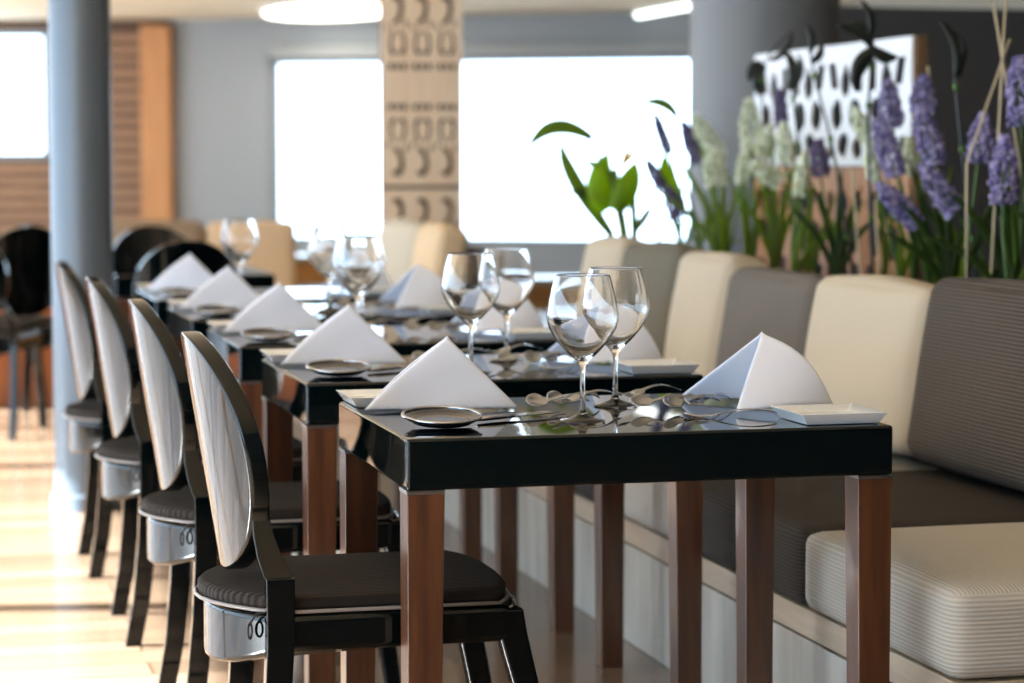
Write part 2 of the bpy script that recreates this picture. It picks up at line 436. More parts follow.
# ------------------------------------------------------------------ oval backed chairs
def make_chair():
    """faces +x; the seat's middle is over the origin"""
    t = thing('dining_chair', '', 'chair')
    # oval back: curved about the vertical, thick, leaning backwards
    zc, hz, hy, sag, th = .703, .207, .202, .052, .034
    def centre_x(z): return -.229 - (z - .5) * .161
    def surf(y, z, off): return (centre_x(z) + sag * (y / hy) ** 2 - .0 + off, y, z)
    mb = MB(); NR, NA = 10, 56
    for side in (0, 1):
        v = []; f = []
        off = 0 if side == 0 else th
        v.append(surf(0, zc, off))
        for i in range(1, NR + 1):
            r = i / NR
            for k in range(NA):
                a = 2 * PI * k / NA
                e = 0.93
                cy = math.copysign(abs(math.cos(a)) ** e, math.cos(a)); cz = math.copysign(abs(math.sin(a)) ** e, math.sin(a))
                v.append(surf(r * hy * cy, zc + r * hz * cz, off))
        for k in range(NA): f.append((0, 1 + k, 1 + (k + 1) % NA))
        for i in range(NR - 1):
            for k in range(NA):
                k2 = (k + 1) % NA
                f.append((1 + i * NA + k, 1 + (i + 1) * NA + k, 1 + (i + 1) * NA + k2, 1 + i * NA + k2))
        mb.add(v, f)
    n1 = 1 + NR * NA; a0 = 1 + (NR - 1) * NA
    mb.f += [(a0 + k, a0 + (k + 1) % NA, n1 + a0 + (k + 1) % NA, n1 + a0 + k) for k in range(NA)]
    mb.build('backrest', M['chair_black'], t, smooth=True, bevel=.006, bseg=3)
    # seat shell with its apron
    def outline(y_half, x_front, x_rear, bulge, n=10):
        pts = []
        for i in range(n + 1):
            u = -1 + 2 * i / n
            pts.append((x_front - .03 * abs(u) ** 4 + .012 * (1 - u * u), u * y_half))
        for k in range(1, 6): pts.append((x_front - .03 + (x_rear - x_front + .03) * k / 6, y_half))
        for i in range(n + 1):
            u = 1 - 2 * i / n
            pts.append((x_rear - bulge * (1 - u * u), u * y_half))
        for k in range(1, 6): pts.append((x_rear + (x_front - .03 - x_rear) * k / 6, -y_half))
        return pts
    def slab(pts, z0f, z1f, inset_bottom=1.0):
        mb = MB(); n = len(pts)
        bot = [(x * inset_bottom, y * inset_bottom, z0f(x, y)) for x, y in pts]
        top = [(x, y, z1f(x, y)) for x, y in pts]
        mb.add(bot + top, [tuple(range(n)), tuple(reversed(range(n, 2 * n)))] + [(i, (i + 1) % n, n + (i + 1) % n, n + i) for i in range(n)])
        return mb
    ol = outline(.222, .264, -.165, .095)
    slab(ol, lambda x, y: .385 - .045 * max(0, min(1, (-x - .165) / .085)), lambda x, y: .449).build('seat', M['chair_black'], t, smooth=True, bevel=.014, bseg=3)
    # padded seat cushion
    ol2 = outline(.212, .246, -.155, .116)
    c = slab(ol2, lambda x, y: .450, lambda x, y: .479).build('seat_cushion', M['pad'], t, smooth=True, bevel=.012, bseg=3)
    MB().tube([(x * 1.012, y * 1.012, .453) for x, y in ol2 + ol2[:1]], .0035, 6).build('piping', M['piping'], c, smooth=True)
    for s in (-1, 1):
        y = s * .2
        tt = MB()
        loop = [(-.176 - .004 * math.sin(q), y + s * .002 * q, .44 - .028 * (1 - math.cos(q)) / 2 + 0) for q in [i * 2 * PI / 12 for i in range(13)]]
        loop = [(-.206 + .004 * math.sin(2 * PI * i / 12), y * .93 + .008 * math.sin(2 * PI * i / 12) * .6, .432 - .026 * (1 - math.cos(2 * PI * i / 12)) / 2) for i in range(13)]
        tt.tube(loop, .0021, 6)
        tt.tube([(-.15, y * .95, .455), (-.195, y * .94, .448), (-.206, y * .93, .432)], .0022, 6)
        tt.build('tie', M['tie'], c, smooth=True)
    # back supports sweeping down into the rear legs
    for s in (-1, 1):
        path = [(-.186, .166, .620, .014), (-.182, .178, .580, .017), (-.174, .196, .545, .021), (-.163, .212, .514, .024)]
        mb = MB(); sec = []
        for i, (x, y, z, w) in enumerate(path):
            sec.append([(x - w, s * (y - .014), z), (x + w, s * (y - .014), z), (x + w, s * (y + .010), z), (x - w, s * (y + .010), z)])
        pt = [(-.16, .215, .512), (-.16, .215, .40), (-.168, .215, .26), (-.182, .214, .12), (-.205, .212, 0.0)]
        for i, (x, y, z) in enumerate(pt):
            w = .024 - .004 * i / 4; d = .0145 - .001 * i / 4
            sec.append([(x - w, s * (y - d), z), (x + w, s * (y - d), z), (x + w, s * (y + d), z), (x - w, s * (y + d), z)])
        v = [p for q in sec for p in q]; n = len(sec)
        mb.add(v, [(0, 1, 2, 3), tuple(4 * (n - 1) + k for k in (3, 2, 1, 0))] + [(4 * i + k, 4 * i + (k + 1) % 4, 4 * i + 4 + (k + 1) % 4, 4 * i + 4 + k) for i in range(n - 1) for k in range(4)])
        mb.build('rear_leg', M['chair_black'], t, bevel=.004, bseg=2)
        ft = [(.234, .2, .442, .026), (.241, .2, .40, .026), (.264, .202, .31, .0235), (.294, .204, .16, .021), (.318, .206, 0, .018)]
        v = []
        for x, y, z, w in ft:
            v += [(x - w, s * (y - .019), z), (x + w, s * (y - .019), z), (x + w, s * (y + .019), z), (x - w, s * (y + .019), z)]
        n = len(ft)
        MB().add(v, [(0, 1, 2, 3), tuple(4 * (n - 1) + k for k in (3, 2, 1, 0))] + [(4 * i + k, 4 * i + (k + 1) % 4, 4 * i + 4 + (k + 1) % 4, 4 * i + 4 + k) for i in range(n - 1) for k in range(4)]).build('front_leg', M['chair_black'], t, bevel=.006, bseg=2)
    return t
ch = make_chair()
CH = [
    (.755, 4.14, 0, 'nearest black oval-backed chair, pushed under the nearest table'),
    (.755, 5.15, 0.0, 'second black oval-backed chair of the row, at the second table'),
    (.738, 6.16, 0.0, 'third black oval-backed chair of the row, at the third table'),
    (.722, 7.17, 0.0, 'fourth black oval-backed chair of the row, in front of the slim column'),
    (1.02, 9.165, PI / 2, 'black oval-backed chair seen from behind, this side of the crosswise table'),
    (1.085, 10.66, -PI / 2, 'black oval-backed chair on the far side of the crosswise table'),
    (.30, 10.75, 1.25, 'black oval-backed chair cut by the picture edge, behind the slim column'),
    (.46, 11.30, 1.9, 'black oval-backed chair half hidden behind the slim column, by the plank partition'),
]
for i, (x, y, rz, lb) in enumerate(CH):
    o = ch if i == 0 else copy_tree(ch)
    o.location = (x, y, 0); o.rotation_euler = (0, 0, rz)
    o['label'] = lb; o['group'] = 'black oval-backed chairs'

# ------------------------------------------------------------------ table settings
def make_glass():
    t = thing('wine_glass', '', 'glass')
    # outer profile down the outside, then back up the inside
    outer = [(0, 0), (.036, 0), (.0405, .0015), (.040, .003), (.025, .006), (.010, .012), (.0052, .022), (.0042, .05), (.0042, .085), (.0056, .098), (.012, .107),
             (.028, .122), (.046, .142), (.0585, .163), (.0632, .180), (.0628, .190), (.059, .212), (.0535, .235), (.0482, .254), (.0476, .2565), (.0473, .257)]
    inner = [(.0466, .257), (.0463, .2565), (.0469, .254), (.0523, .235), (.0578, .212), (.0615, .190), (.0618, .180), (.057, .1645), (.0445, .1435), (.0265, .124), (.010, .1115), (0, .108)]
    MB().lathe(outer + inner, 48).build('bowl', M['glass'], t, smooth=True, weld=1e-5)
    return t
def lab(o, label, loc, rz=0.0, group=None):
    o['label'] = label; o.location = loc; o.rotation_euler = (0, 0, rz)
    if group: o['group'] = group
    return o
protos = {}
def place(kind, maker, label, loc, rz=0.0, group=None):
    if kind not in protos:
        protos[kind] = o = maker()
    else:
        o = copy_tree(protos[kind])
    return lab(o, label, loc, rz, group)
def glass_single():
    g = make_glass()
    b = [x for x in SC.objects if x.parent == g][0]
    return g
def single(name, cat, mb, m, **k):
    o = mb.build(name, m, **k); o['category'] = cat; return o

def napkin_maker(A, N, Bk, Fa, sag, bulge, name='folded_napkin'):
    """pitched linen napkin: apex A, near foot N, ridge end Bk, far foot Fa (local points)"""
    A, N, Bk, Fa = map(Vector, (A, N, Bk, Fa))
    def maker():
        mb = MB(); n = 14
        for foot, sgn in ((N, -1), (Fa, 1)):
            nrm = (foot - A).cross(Bk - A).normalized()
            if nrm.y * sgn < 0: nrm = -nrm
            v = []; f = []; idx = {}
            for i in range(n + 1):
                for j in range(n + 1 - i):
                    a, b = i / n, j / n; c = 1 - a - b       # a -> foot, b -> Bk, c -> A
                    p = A * c + foot * a + Bk * b
                    bul = bulge * 4 * (a * b + .5 * b * c) + .006 * math.sin(9 * a + 5 * b) * a * (1 - a)
                    p = p + nrm * bul
                    # ridge sags outward a little, foot edge stays on the table
                    p.z += sag * 4 * b * c * (.35 + .65 * b) * (1 - a) * 1.2
                    if c < 1e-6: p.z = max(p.z, .003)
                    idx[(i, j)] = len(v); v.append(p)
            for i in range(n):
                for j in range(n - i):
                    f.append((idx[(i, j)], idx[(i + 1, j)], idx[(i, j + 1)]))
                    if j < n - i - 1: f.append((idx[(i + 1, j)], idx[(i + 1, j + 1)], idx[(i, j + 1)]))
            mb.add(v, f)
        o = mb.build(name, M['napkin'], smooth=True, solid=.006, weld=.0005, bevel=0)
        o.modifiers.new('sub', 'SUBSURF').render_levels = 1
        o['category'] = 'napkin'
        return o
    return maker
nap_sofa = napkin_maker((-.019, -.0325, .139), (-.1075, -.1375, .003), (.098, -.10, .004), (-.1245, .145, .003), .034, .018)
nap_chair = napkin_maker((.006, -.043, .134), (.135, -.07, .003), (-.147, -.045, .004), (.06, .072, .003), .008, .008)

def square_plate():
    mb = MB(); a, b, c = .056, .08, .072
    ring = lambda r, z: [(-r, -r, z), (r, -r, z), (r, r, z), (-r, r, z)]
    prof = [(.05, 0), (.066, .001), (.078, .0185), (.080, .0205), (.077, .0205), (.062, .009), (.05, .008)]
    v = [p for r, z in prof for p in ring(r, z)]; n = len(prof)
    f = [(3, 2, 1, 0), tuple(4 * (n - 1) + k for k in range(4))]
    f += [(4 * i + k, 4 * i + (k + 1) % 4, 4 * i + 4 + (k + 1) % 4, 4 * i + 4 + k) for i in range(n - 1) for k in range(4)]
    mb.add(v, f)
    return single('square_plate', 'plate', mb, M['porcelain'], bevel=.0012)
def bread_plate():
    t = thing('bread_plate', '', 'plate')
    MB().lathe([(0, 0), (.050, 0), (.062, .006), (.069, .012), (.066, .0125), (.058, .007), (.048, .004), (0, .004)], 48).build('dish', M['dark_plate'], t, smooth=True, weld=1e-5)
    MB().lathe([(.051 + .0020 * math.cos(q), .0020 + .0020 * math.sin(q)) for q in [i * PI / 4 for i in range(8)]], 48, close=True).build('foot_ring', M['chrome'], t, smooth=True)
    MB().lathe([(.0675 + .003 * math.cos(q), .0125 + .003 * math.sin(q)) for q in [i * PI / 4 for i in range(8)]], 48, close=True).build('rim', M['chrome'], t, smooth=True)
    return t
def strip(width, zprof, dish, L, n=26, m=6):
    """flat cutlery blank along x: half width(t), height(t), dish(t)"""
    def fn(u, w):
        s = -1 + 2 * w
        return (u * L, s * width(u), zprof(u) + dish(u) * s * s)
    return MB().grid(fn, n, m)
def spoon(name='teaspoon'):
    L = .135
    def wd(u):
        if u > .68: q = (u - .68) / .32; return max(.0028, .0170 * math.sqrt(max(0, 1 - (2 * q - 1) ** 2)) ** .9)
        return .0065 - .0035 * min(1, u / .45)
    def zp(u):
        base = .003 + .012 * math.sin(PI * min(1, u / .7)) * (u < .7)
        if u > .68: q = (u - .68) / .32; return .0065 - .0045 * math.sin(PI * q)
        return base if u < .6 else max(base, .0065)
    def ds(u):
        if u > .68: q = (u - .68) / .32; return .008 * math.sin(PI * q)
        return 0
    return single(name, 'spoon', strip(wd, zp, ds, L), M['chrome'], smooth=True, solid=.0016)
def fork(name='fork', L=.17):
    mb = MB()
    def wd(u):
        if u > .62: return .0110 * min(1, .35 + (u - .62) / .06)
        return .0075 - .0040 * min(1, u / .45)
    def zp(u): return .004 + .012 * math.sin(PI * min(1.0, u / .75)) * (u < .75)
    def fn(u, w): u2 = u * .78; return (u2 * L, (-1 + 2 * w) * wd(u2), zp(u2))
    mb.grid(fn, 20, 3)
    for k in range(4):
        y = -.0095 + k * .0190 / 3
        mb.grid(lambda u, w, y=y: (L * (.775 + .225 * u), y + (-1 + 2 * w) * .0017 * (1 - .4 * u), .004 - .003 * math.sin(PI * u) + .004 * u), 8, 1)
    return single(name, 'fork', mb, M['chrome'], smooth=True, solid=.0018)
def knife():
    t = thing('butter_knife', '', 'knife')
    L = .20
    MB().grid(lambda u, w: (.085 + .115 * u, (-1 + 2 * w) * (.015 * math.sqrt(max(.02, 1 - max(0, (u - .55) / .45) ** 2)) if u > .1 else .005 + .06 * u), .006 + .0005 * math.sin(PI * u)), 22, 4).build('blade', M['chrome'], t, smooth=True, solid=.002)
    MB().tube([(0, 0, .006), (.03, 0, .0065), (.06, 0, .0065), (.09, 0, .006)], [.0045, .0062, .0055, .0042], 12, flat=(1.1, .75)).build('handle', M['chrome'], t, smooth=True)
    return t

# per table: glass spots (x, y from the table's middle)
GL_SPOTS = [[(-.078, -.137), (.055, .108)], [(-.047, -.165), (.10, .105)], [(-.088, -.07), (-.05, .07)], [(0, -.15), (.03, .0)], [(-.12, -.10)]]
GDIST = [['in front of the right-hand glass on the nearest table', 'behind the front glass on the nearest table'],
         ['nearer of the two on the second table of the row', 'further of the two on the second table of the row'],
         ['nearer of the overlapping pair on the third table', 'further of the overlapping pair on the third table'],
         ['nearer of the blurred pair on the fourth table', 'further of the blurred pair on the fourth table'],
         ['standing alone on the fifth table before the beige sofa']]
for i, y in enumerate(TYF):
    cy = y + TD / 2
    tn = TN[i]
    def W(x, yy, z=0): return (TCX + x, cy + yy, TH + z)
    for k, (gx, gy) in enumerate(GL_SPOTS[i]):
        place('glass', make_glass, 'tall empty wine glass ' + GDIST[i][k], W(gx, gy), random.random() * 6, 'wine glasses')
    place('nap_chair', nap_chair, 'white folded napkin on the chair side of the ' + tn, W(-.268, .155 + random.uniform(-.01, .01)), random.uniform(-.04, .04) if i else 0, 'white napkins')
    if i < 5:
        place('nap_sofa', nap_sofa, 'white folded napkin on the sofa side of the ' + tn, W(.322, .045 + random.uniform(-.01, .01)), random.uniform(-.04, .04) if i else 0, 'white napkins')
    place('bread_plate', bread_plate, 'small dark bread plate with a chrome rim on the ' + tn, W(-.327, -.128, .0055), 0, 'bread plates').rotation_euler = (math.radians(6), 0, 0)
    place('knife', knife, 'broad butter knife lying beside the bread plate of the ' + tn, W(-.258, -.105), .50, 'butter knives')
    place('square_plate', square_plate, 'small square white plate under cutlery, sofa end of the ' + tn, W(.345, -.222), .01, 'square plates')
    place('square_plate', square_plate, 'small square white plate behind the chair-side napkin of the ' + tn, W(-.350, .254), .0, 'square plates')
    if i < 4:
        place('table_fork', lambda: fork('table_fork', .19), 'fork leaning on the sofa-end square plate of the ' + tn, W(.30, -.165, .0), math.radians(163), 'forks')
        def lay(kind, bx, by, ang, roll, dz, label, grp):
            """bx, by: where the bowl or the tines lie; ang: which way they point; roll: turned on its side"""
            L = .135 if kind == 'spoon' else .17
            o = place(kind, spoon if kind == 'spoon' else fork, label, W(bx - L * .84 * math.cos(ang), by - L * .84 * math.sin(ang), dz), ang, grp)
            o.rotation_euler = (roll, 0, ang)
        D = math.radians
        g = 'teaspoons on the sofa side of the ' + tn; l = 'shiny teaspoon in the pile beside the sofa-side napkin of the ' + tn
        lay('spoon', .076, .020, D(192), D(-36), .0125, l, g); lay('spoon', .128, -.004, D(203), D(-42), .0135, l, g); lay('spoon', .170, .002, D(214), D(-34), .012, l, g)
        lay('fork', .068, .060, D(214), D(-12), .022, 'fork lying across the teaspoons on the sofa side of the ' + tn, 'forks')
        g = 'teaspoons on the chair side of the ' + tn; l = 'shiny teaspoon in the pile beside the chair-side napkin of the ' + tn
        lay('spoon', -.108, .070, D(197), D(-36), .0125, l, g); lay('spoon', -.064, .098, D(210), D(-42), .0135, l, g)
        lay('fork', -.062, .025, D(212), D(-12), .018, 'fork lying across the teaspoons on the chair side of the ' + tn, 'forks')

# ------------------------------------------------------------------ banquette
def banquette(y0, y1, label):
    t = thing('banquette', label, 'bench', (1.74, (y0 + y1) / 2, 0))
    h = (y1 - y0) / 2
    p = MB().box(0, .79, -h, h, 0, .245)
    p.build('plinth', M['plinth'], t, bevel=.003)
    MB().box(.004, .79, -h + .004, h - .004, .248, .305).build('ledge', M['ledge'], t, bevel=.003)
    MB().box(.004, .04, -h, h, 0, .012).build('kick_strip', M['ledge'], t) if False else None
    MB().box(.80, .85, -h, h, 0, .80).build('back_board', M['dark_wall'], t, bevel=.004)
    return t
banquette(3.76, 8.2, 'long banquette with a pale plinth along the tables')
banquette(10.4, 12.0, 'further banquette by the carved hanging panel')

def soft_box(w, d, h, puff=(0, 0, .02), r=.05, n=16, name='c', seed=0):
    """cushion: rounded box w (x) by d (y) by h (z), base at z = 0, faces swollen"""
    mb = MB(); rnd = random.Random(seed)
    hx, hy, hz = w / 2, d / 2, h / 2
    ph = [rnd.uniform(0, 6) for _ in range(4)]
    def mp(p):
        x, y, z = p
        q = Vector((x * hx, y * hy, z * hz))
        c = Vector((max(-hx + r, min(hx - r, q.x)), max(-hy + r, min(hy - r, q.y)), max(-hz + r, min(hz - r, q.z))))
        dlt = q - c
        if dlt.length > 1e-9: q = c + dlt.normalized() * min(r, r)
        wob = .25 * math.sin(3 * x + ph[0] + 2 * y) + .25 * math.sin(4 * z + ph[1] + 3 * y)
        q.x += puff[0] * x * .5 * (1 + math.copysign(.6, -x)) * (1 - y * y) * (1 - z * z) * (1 + wob)
        q.y += puff[1] * y * (1 - x * x) * (1 - z * z) * .2
        q.z += puff[2] * max(z, 0) * (1 - x * x) * (1 - y * y) * (1 + wob)
        return (q.x, q.y, q.z + hz)
    def g(t): # cluster samples to the edges
        t = -1 + 2 * t
        return math.copysign(1 - (1 - abs(t)) ** 1.6, t)
    for ax in range(3):
        for s in (-1, 1):
            def fn(u, v, ax=ax, s=s):
                p = [0, 0, 0]; p[ax] = s; p[(ax + 1) % 3] = g(u); p[(ax + 2) % 3] = g(v); return mp(p)
            mb.grid(fn, n, n)
    return mb
# seat cushions, alternating cream and charcoal
SEAT = [(3.755, 4.478, 'cream'), (4.482, 5.315, 'dark'), (5.32, 5.93, 'cream'), (5.935, 6.655, 'dark'), (6.66, 7.38, 'cream'), (7.385, 8.18, 'dark')]
SL = ['cream ribbed seat cushion at the near end of the banquette', 'charcoal ribbed seat cushion beside the nearest table', 'cream ribbed seat cushion seen between the table legs',
      'charcoal seat cushion, fourth from the near end of the banquette', 'cream seat cushion, fifth from the near end of the banquette', 'charcoal seat cushion at the far end of the long banquette']
for i, (a, b, c) in enumerate(SEAT):
    o = soft_box(.70, b - a - .006, .16, (.008, .004, .014), .03, 18, seed=i).build('seat_cushion', M[c], None, (1.735 + .35 - .004, (a + b) / 2, .307), smooth=True, weld=.0008)
    tag(o, SL[i], 'cushion', 'seat cushions of the banquette')
BACK = [(4.47, 5.225, .435, 'brown', 'taupe ribbed back cushion at the near end of the banquette'),
        (5.235, 5.94, .405, 'cream_back', 'cream back cushion next to the taupe ribbed one'),
        (5.95, 6.62, .395, 'grey_back', 'grey back cushion behind the nearest sofa-side napkin'),
        (6.63, 7.10, .425, 'cream_back', 'narrow cream back cushion between the grey and the olive cushions'),
        (7.11, 7.70, .435, 'olive_back', 'olive grey back cushion seen behind the wine glasses'),
        (7.71, 8.15, .435, 'cream_back', 'cream back cushion at the far end of the long banquette')]
for i, (a, b, h, c, lb) in enumerate(BACK):
    o = soft_box(.15, b - a - .006, h, (.028, .01, .014), .045, 18, seed=20 + i).build('back_cushion', M[c], None, (2.335, (a + b) / 2, .496), smooth=True, weld=.0008)
    o.rotation_euler = (0, math.radians(9), 0)
    tag(o, lb, 'cushion', 'back cushions of the banquette')
for i, (a, b, c, lb) in enumerate([(10.42, 11.1, 'cream', 'cream seat cushion at the near end of the further banquette'), (11.12, 11.96, 'cream', 'cream seat cushion under the carved hanging panel')]):
    o = soft_box(.70, b - a, .16, (.006, .004, .012), .03, 14, seed=40 + i).build('seat_cushion', M[c], None, (2.085, (a + b) / 2, .307), smooth=True, weld=.0008)
    tag(o, lb, 'cushion', 'seat cushions of the banquette')
for i, (a, b, c, lb) in enumerate([(10.5, 10.98, 'beige', 'beige back cushion of the further banquette, before the carved hanging panel'), (11.0, 11.9, 'cream_back', 'white-lit cream back cushion of the further banquette')]):
    o = soft_box(.15, b - a, .41, (.028, .01, .014), .045, 14, seed=50 + i).build('back_cushion', M[c], None, (2.335, (a + b) / 2, .496), smooth=True, weld=.0008)
    o.rotation_euler = (0, math.radians(9), 0)
    tag(o, lb, 'cushion', 'back cushions of the banquette')

# sofa and benches further off
t = thing('sofa', 'low beige sofa beyond the crosswise table, under the grey wall', 'sofa', (1.55, 13.2, 0))
MB().box(-.95, .75, -.4, .4, .0, .28).build('base', M['bench'], t, bevel=.01)
soft_box(1.66, .78, .16, (0, .01, .012), .035, 12).build('seat', M['beige'], t, (-.1, 0, .28), smooth=True, weld=.0008)
for (x, w, c, hh) in ((-.28, .74, 'taupe', .435), (.355, .50, 'beige', .425)):
    o = soft_box(w, .16, hh, (.01, .02, .01), .045, 14, seed=61).build('back_pillow', M[c], t, (x, .30, .43), smooth=True, weld=.0008)
    o.rotation_euler = (math.radians(-10), 0, 0)
def bench(label, x, y, rz, L, z1):
    t = thing('wooden_bench', label, 'bench', (x, y, 0), rz)
    MB().box(-L / 2, L / 2, -.2, .2, z1 - .035, z1).build('top', M['plinth'], t, bevel=.004)
    MB().box(-L / 2 + .01, L / 2 - .01, -.18, .18, z1 - .17, z1 - .036).build('front_board', M['bench'], t, bevel=.003)
    for s in (-1, 1): MB().box(s * (L / 2 - .05) - .04, s * (L / 2 - .05) + .04, -.17, .17, 0, z1 - .171).build('leg', M['bench'], t, bevel=.003)
bench('light oak low bench with a white top beside the beige sofa', 2.62, 14.2, 0, .9, .64)
bench('light oak low bench with a white top by the far end of the banquette', 3.35, 12.6, .0, 1.3, .57)

# ------------------------------------------------------------------ carved wooden panels
def comma(cx, cy, s, flip=1, up=1):
    """curled leaf shaped hole"""
    P = [(-.42, -.50), (-.16, -.36), (.02, -.12), (.02, .10), (-.10, .26), (-.28, .30), (-.40, .22), (-.34, .40), (-.12, .48), (.14, .42), (.30, .20), (.30, -.12), (.16, -.36), (-.10, -.52)]
    return [(cx + flip * x * s, cy + up * y * s) for x, y in P]
def blob(cx, cy, a, b, n=10):
    return [(cx + a * math.cos(2 * PI * i / n), cy + b * math.sin(2 * PI * i / n)) for i in range(n)]
def quad(cx, cy, a, b, sk=0):
    return [(cx - a - sk, cy - b), (cx + a - sk, cy - b), (cx + a + sk, cy + b), (cx - a + sk, cy + b)]
def tile_holes(x0, x1, z0, z1, cols, flipz):
    """one leaf scroll per column, with a curl, wedges and slots under it"""
    H = []; cw = (x1 - x0) / cols; hh = z1 - z0
    def Y(v): return z0 + hh * (v if not flipz else 1 - v)
    up = -1 if flipz else 1
    def cm(cx, cy, sx, sy, fl, u): return [(cx + (x - 0) * fl, cy + (y - 0) * u) for x, y in [(p[0] * sx, p[1] * sy) for p in comma(0, 0, 1)]]
    for c in range(cols):
        cx = x0 + cw * (c + .5); s = 1
        H.append(cm(cx + cw * .04, Y(.77), cw * .74, hh * .36, s, up))
        H.append(cm(cx - cw * .20, Y(.36), cw * .44, hh * .30, -s, -up))
        H.append(cm(cx + cw * .22, Y(.36), cw * .44, hh * .30, s, -up))
        H.append(quad(cx + cw * .33, Y(.60), cw * .07, hh * .035, 0))
        H.append(quad(cx - cw * .40, Y(.545), cw * .06, hh * .03, 0))
        for k in (-1, 0, 1): H.append(quad(cx + k * cw * .28, Y(.09), cw * .10, hh * .040, 0))
    return H
def leafy(cx, cy, a, b, ang, tip=0.0):
    """pointed lattice opening, drawn in towards one end by tip"""
    P = []
    for x, y in ((0, -1), (.62, -.62), (1, 0), (.62, .62), (0, 1), (-.62, .62), (-1, 0), (-.62, -.62)):
        x *= a * (1 - tip * y); y *= b
        P.append((cx + x * math.cos(ang) - y * math.sin(ang), cy + x * math.sin(ang) + y * math.cos(ang)))
    return P
def screen_holes(x0, x1, z0, z1, cols, flipz):
    """fan of slots over crossing almond cut-outs"""
    H = []; cw = (x1 - x0) / cols; hh = z1 - z0
    def Y(v): return z0 + hh * (v if not flipz else 1 - v)
    sg = -1 if flipz else 1
    for c in range(cols):
        cx = x0 + cw * (c + .5)
        for s in (-1, 1):
            H.append(quad(cx + s * cw * .085, Y(.80), cw * .045, hh * .14, 0))
            H.append(leafy(cx + s * cw * .25, Y(.77), cw * .066, hh * .17, sg * s * .12, .4))
            H.append(quad(cx + s * cw * .41, Y(.82), cw * .048, hh * .12, s * cw * .02))
            H.append(leafy(cx + s * cw * .13, Y(.44), cw * .085, hh * .17, -sg * s * .38, -.3))
            H.append(leafy(cx + s * cw * .36, Y(.46), cw * .080, hh * .16, sg * s * .34, .3))
            H.append(leafy(cx + s * cw * .10, Y(.145), cw * .070, hh * .115, sg * s * .20, .5))
            H.append(leafy(cx + s * cw * .28, Y(.16), cw * .078, hh * .13, -sg * s * .30, -.5))
            H.append(quad(cx + s * cw * .44, Y(.15), cw * .035, hh * .09, 0))
    return H
def cut_board(name, x0, x1, z0, z1, holes, th, m, parent, loc=(0, 0, 0)):
    """board in the local xz plane with real cut-outs"""
    cu = bpy.data.curves.new(name, 'CURVE'); cu.dimensions = '2D'; cu.fill_mode = 'BOTH'; cu.extrude = th / 2
    for P in [[(x0, z0), (x1, z0), (x1, z1), (x0, z1)]] + holes:
        sp = cu.splines.new('POLY'); sp.points.add(len(P) - 1); sp.use_cyclic_u = True
        for i, (x, y) in enumerate(P): sp.points[i].co = (x, y, 0, 1)
    tmp = bpy.data.objects.new(name + '_c', cu); COL.objects.link(tmp)
    dg = bpy.context.evaluated_depsgraph_get(); dg.update()
    me = bpy.data.meshes.new_from_object(tmp.evaluated_get(dg))
    COL.objects.unlink(tmp); bpy.data.objects.remove(tmp); bpy.data.curves.remove(cu)
    me.transform(Matrix.Rotation(PI / 2, 4, 'X'))
    me.name = name; me.materials.clear(); me.materials.append(m)
    o = bpy.data.objects.new(name, me); COL.objects.link(o); o.parent = parent; o.location = loc
    return o
# hanging panel by the window
t = thing('hanging_divider', 'tall pale maple panel with scroll cut-outs hanging before the window', 'panel', (2.60, 12.15, 0), math.radians(-4))
hw = .207
for (z0, z1, fz) in ((1.625, 2.10, False), (1.075, 1.535, True), (.62, 1.055, False)):
    cut_board('carved_tile', -hw, hw, z0, z1, tile_holes(-hw + .015, hw - .015, z0 + .02, z1 - .02, 3, fz), .022, M['panel_wood'], t)
MB().box(-hw, hw, -.004, .006, 1.535, 1.625).build('plain_band', M['panel_wood'], t)
MB().box(-hw - .004, hw + .004, .020, .06, .60, 2.5).build('backing_board', M['hole_back'], t)
MB().box(-hw, hw, -.011, .012, 2.10, 2.5).build('top_board', M['panel_wood'], t)
# screen behind the banquette flowers (runs along the banquette)
t = thing('carved_screen', 'wide screen with a white cut-out upper board and a pine lower board, among flowers', 'screen', (3.05, 7.68, 0), math.radians(-90))
# local x runs towards the camera side
L0, L1 = -.71, .71
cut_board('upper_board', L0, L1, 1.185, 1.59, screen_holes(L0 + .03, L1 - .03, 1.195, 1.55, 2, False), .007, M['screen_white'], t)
cut_board('lower_board', L0, L1, .70, 1.18, screen_holes(L0 + .03, L1 - .03, .73, 1.12, 2, True), .007, M['screen_wood'], t)
f = MB().box(L1 - .012, L1 + .014, .005, .045, 0, 1.59).box(L0 - .014, L0 + .012, .005, .045, 0, 1.59).box(L0, L1, .005, .045, 1.57, 1.59).box(L0, L1, .005, .045, .70, .72)
f.build('frame', M['panel_edge'], t, bevel=.003)

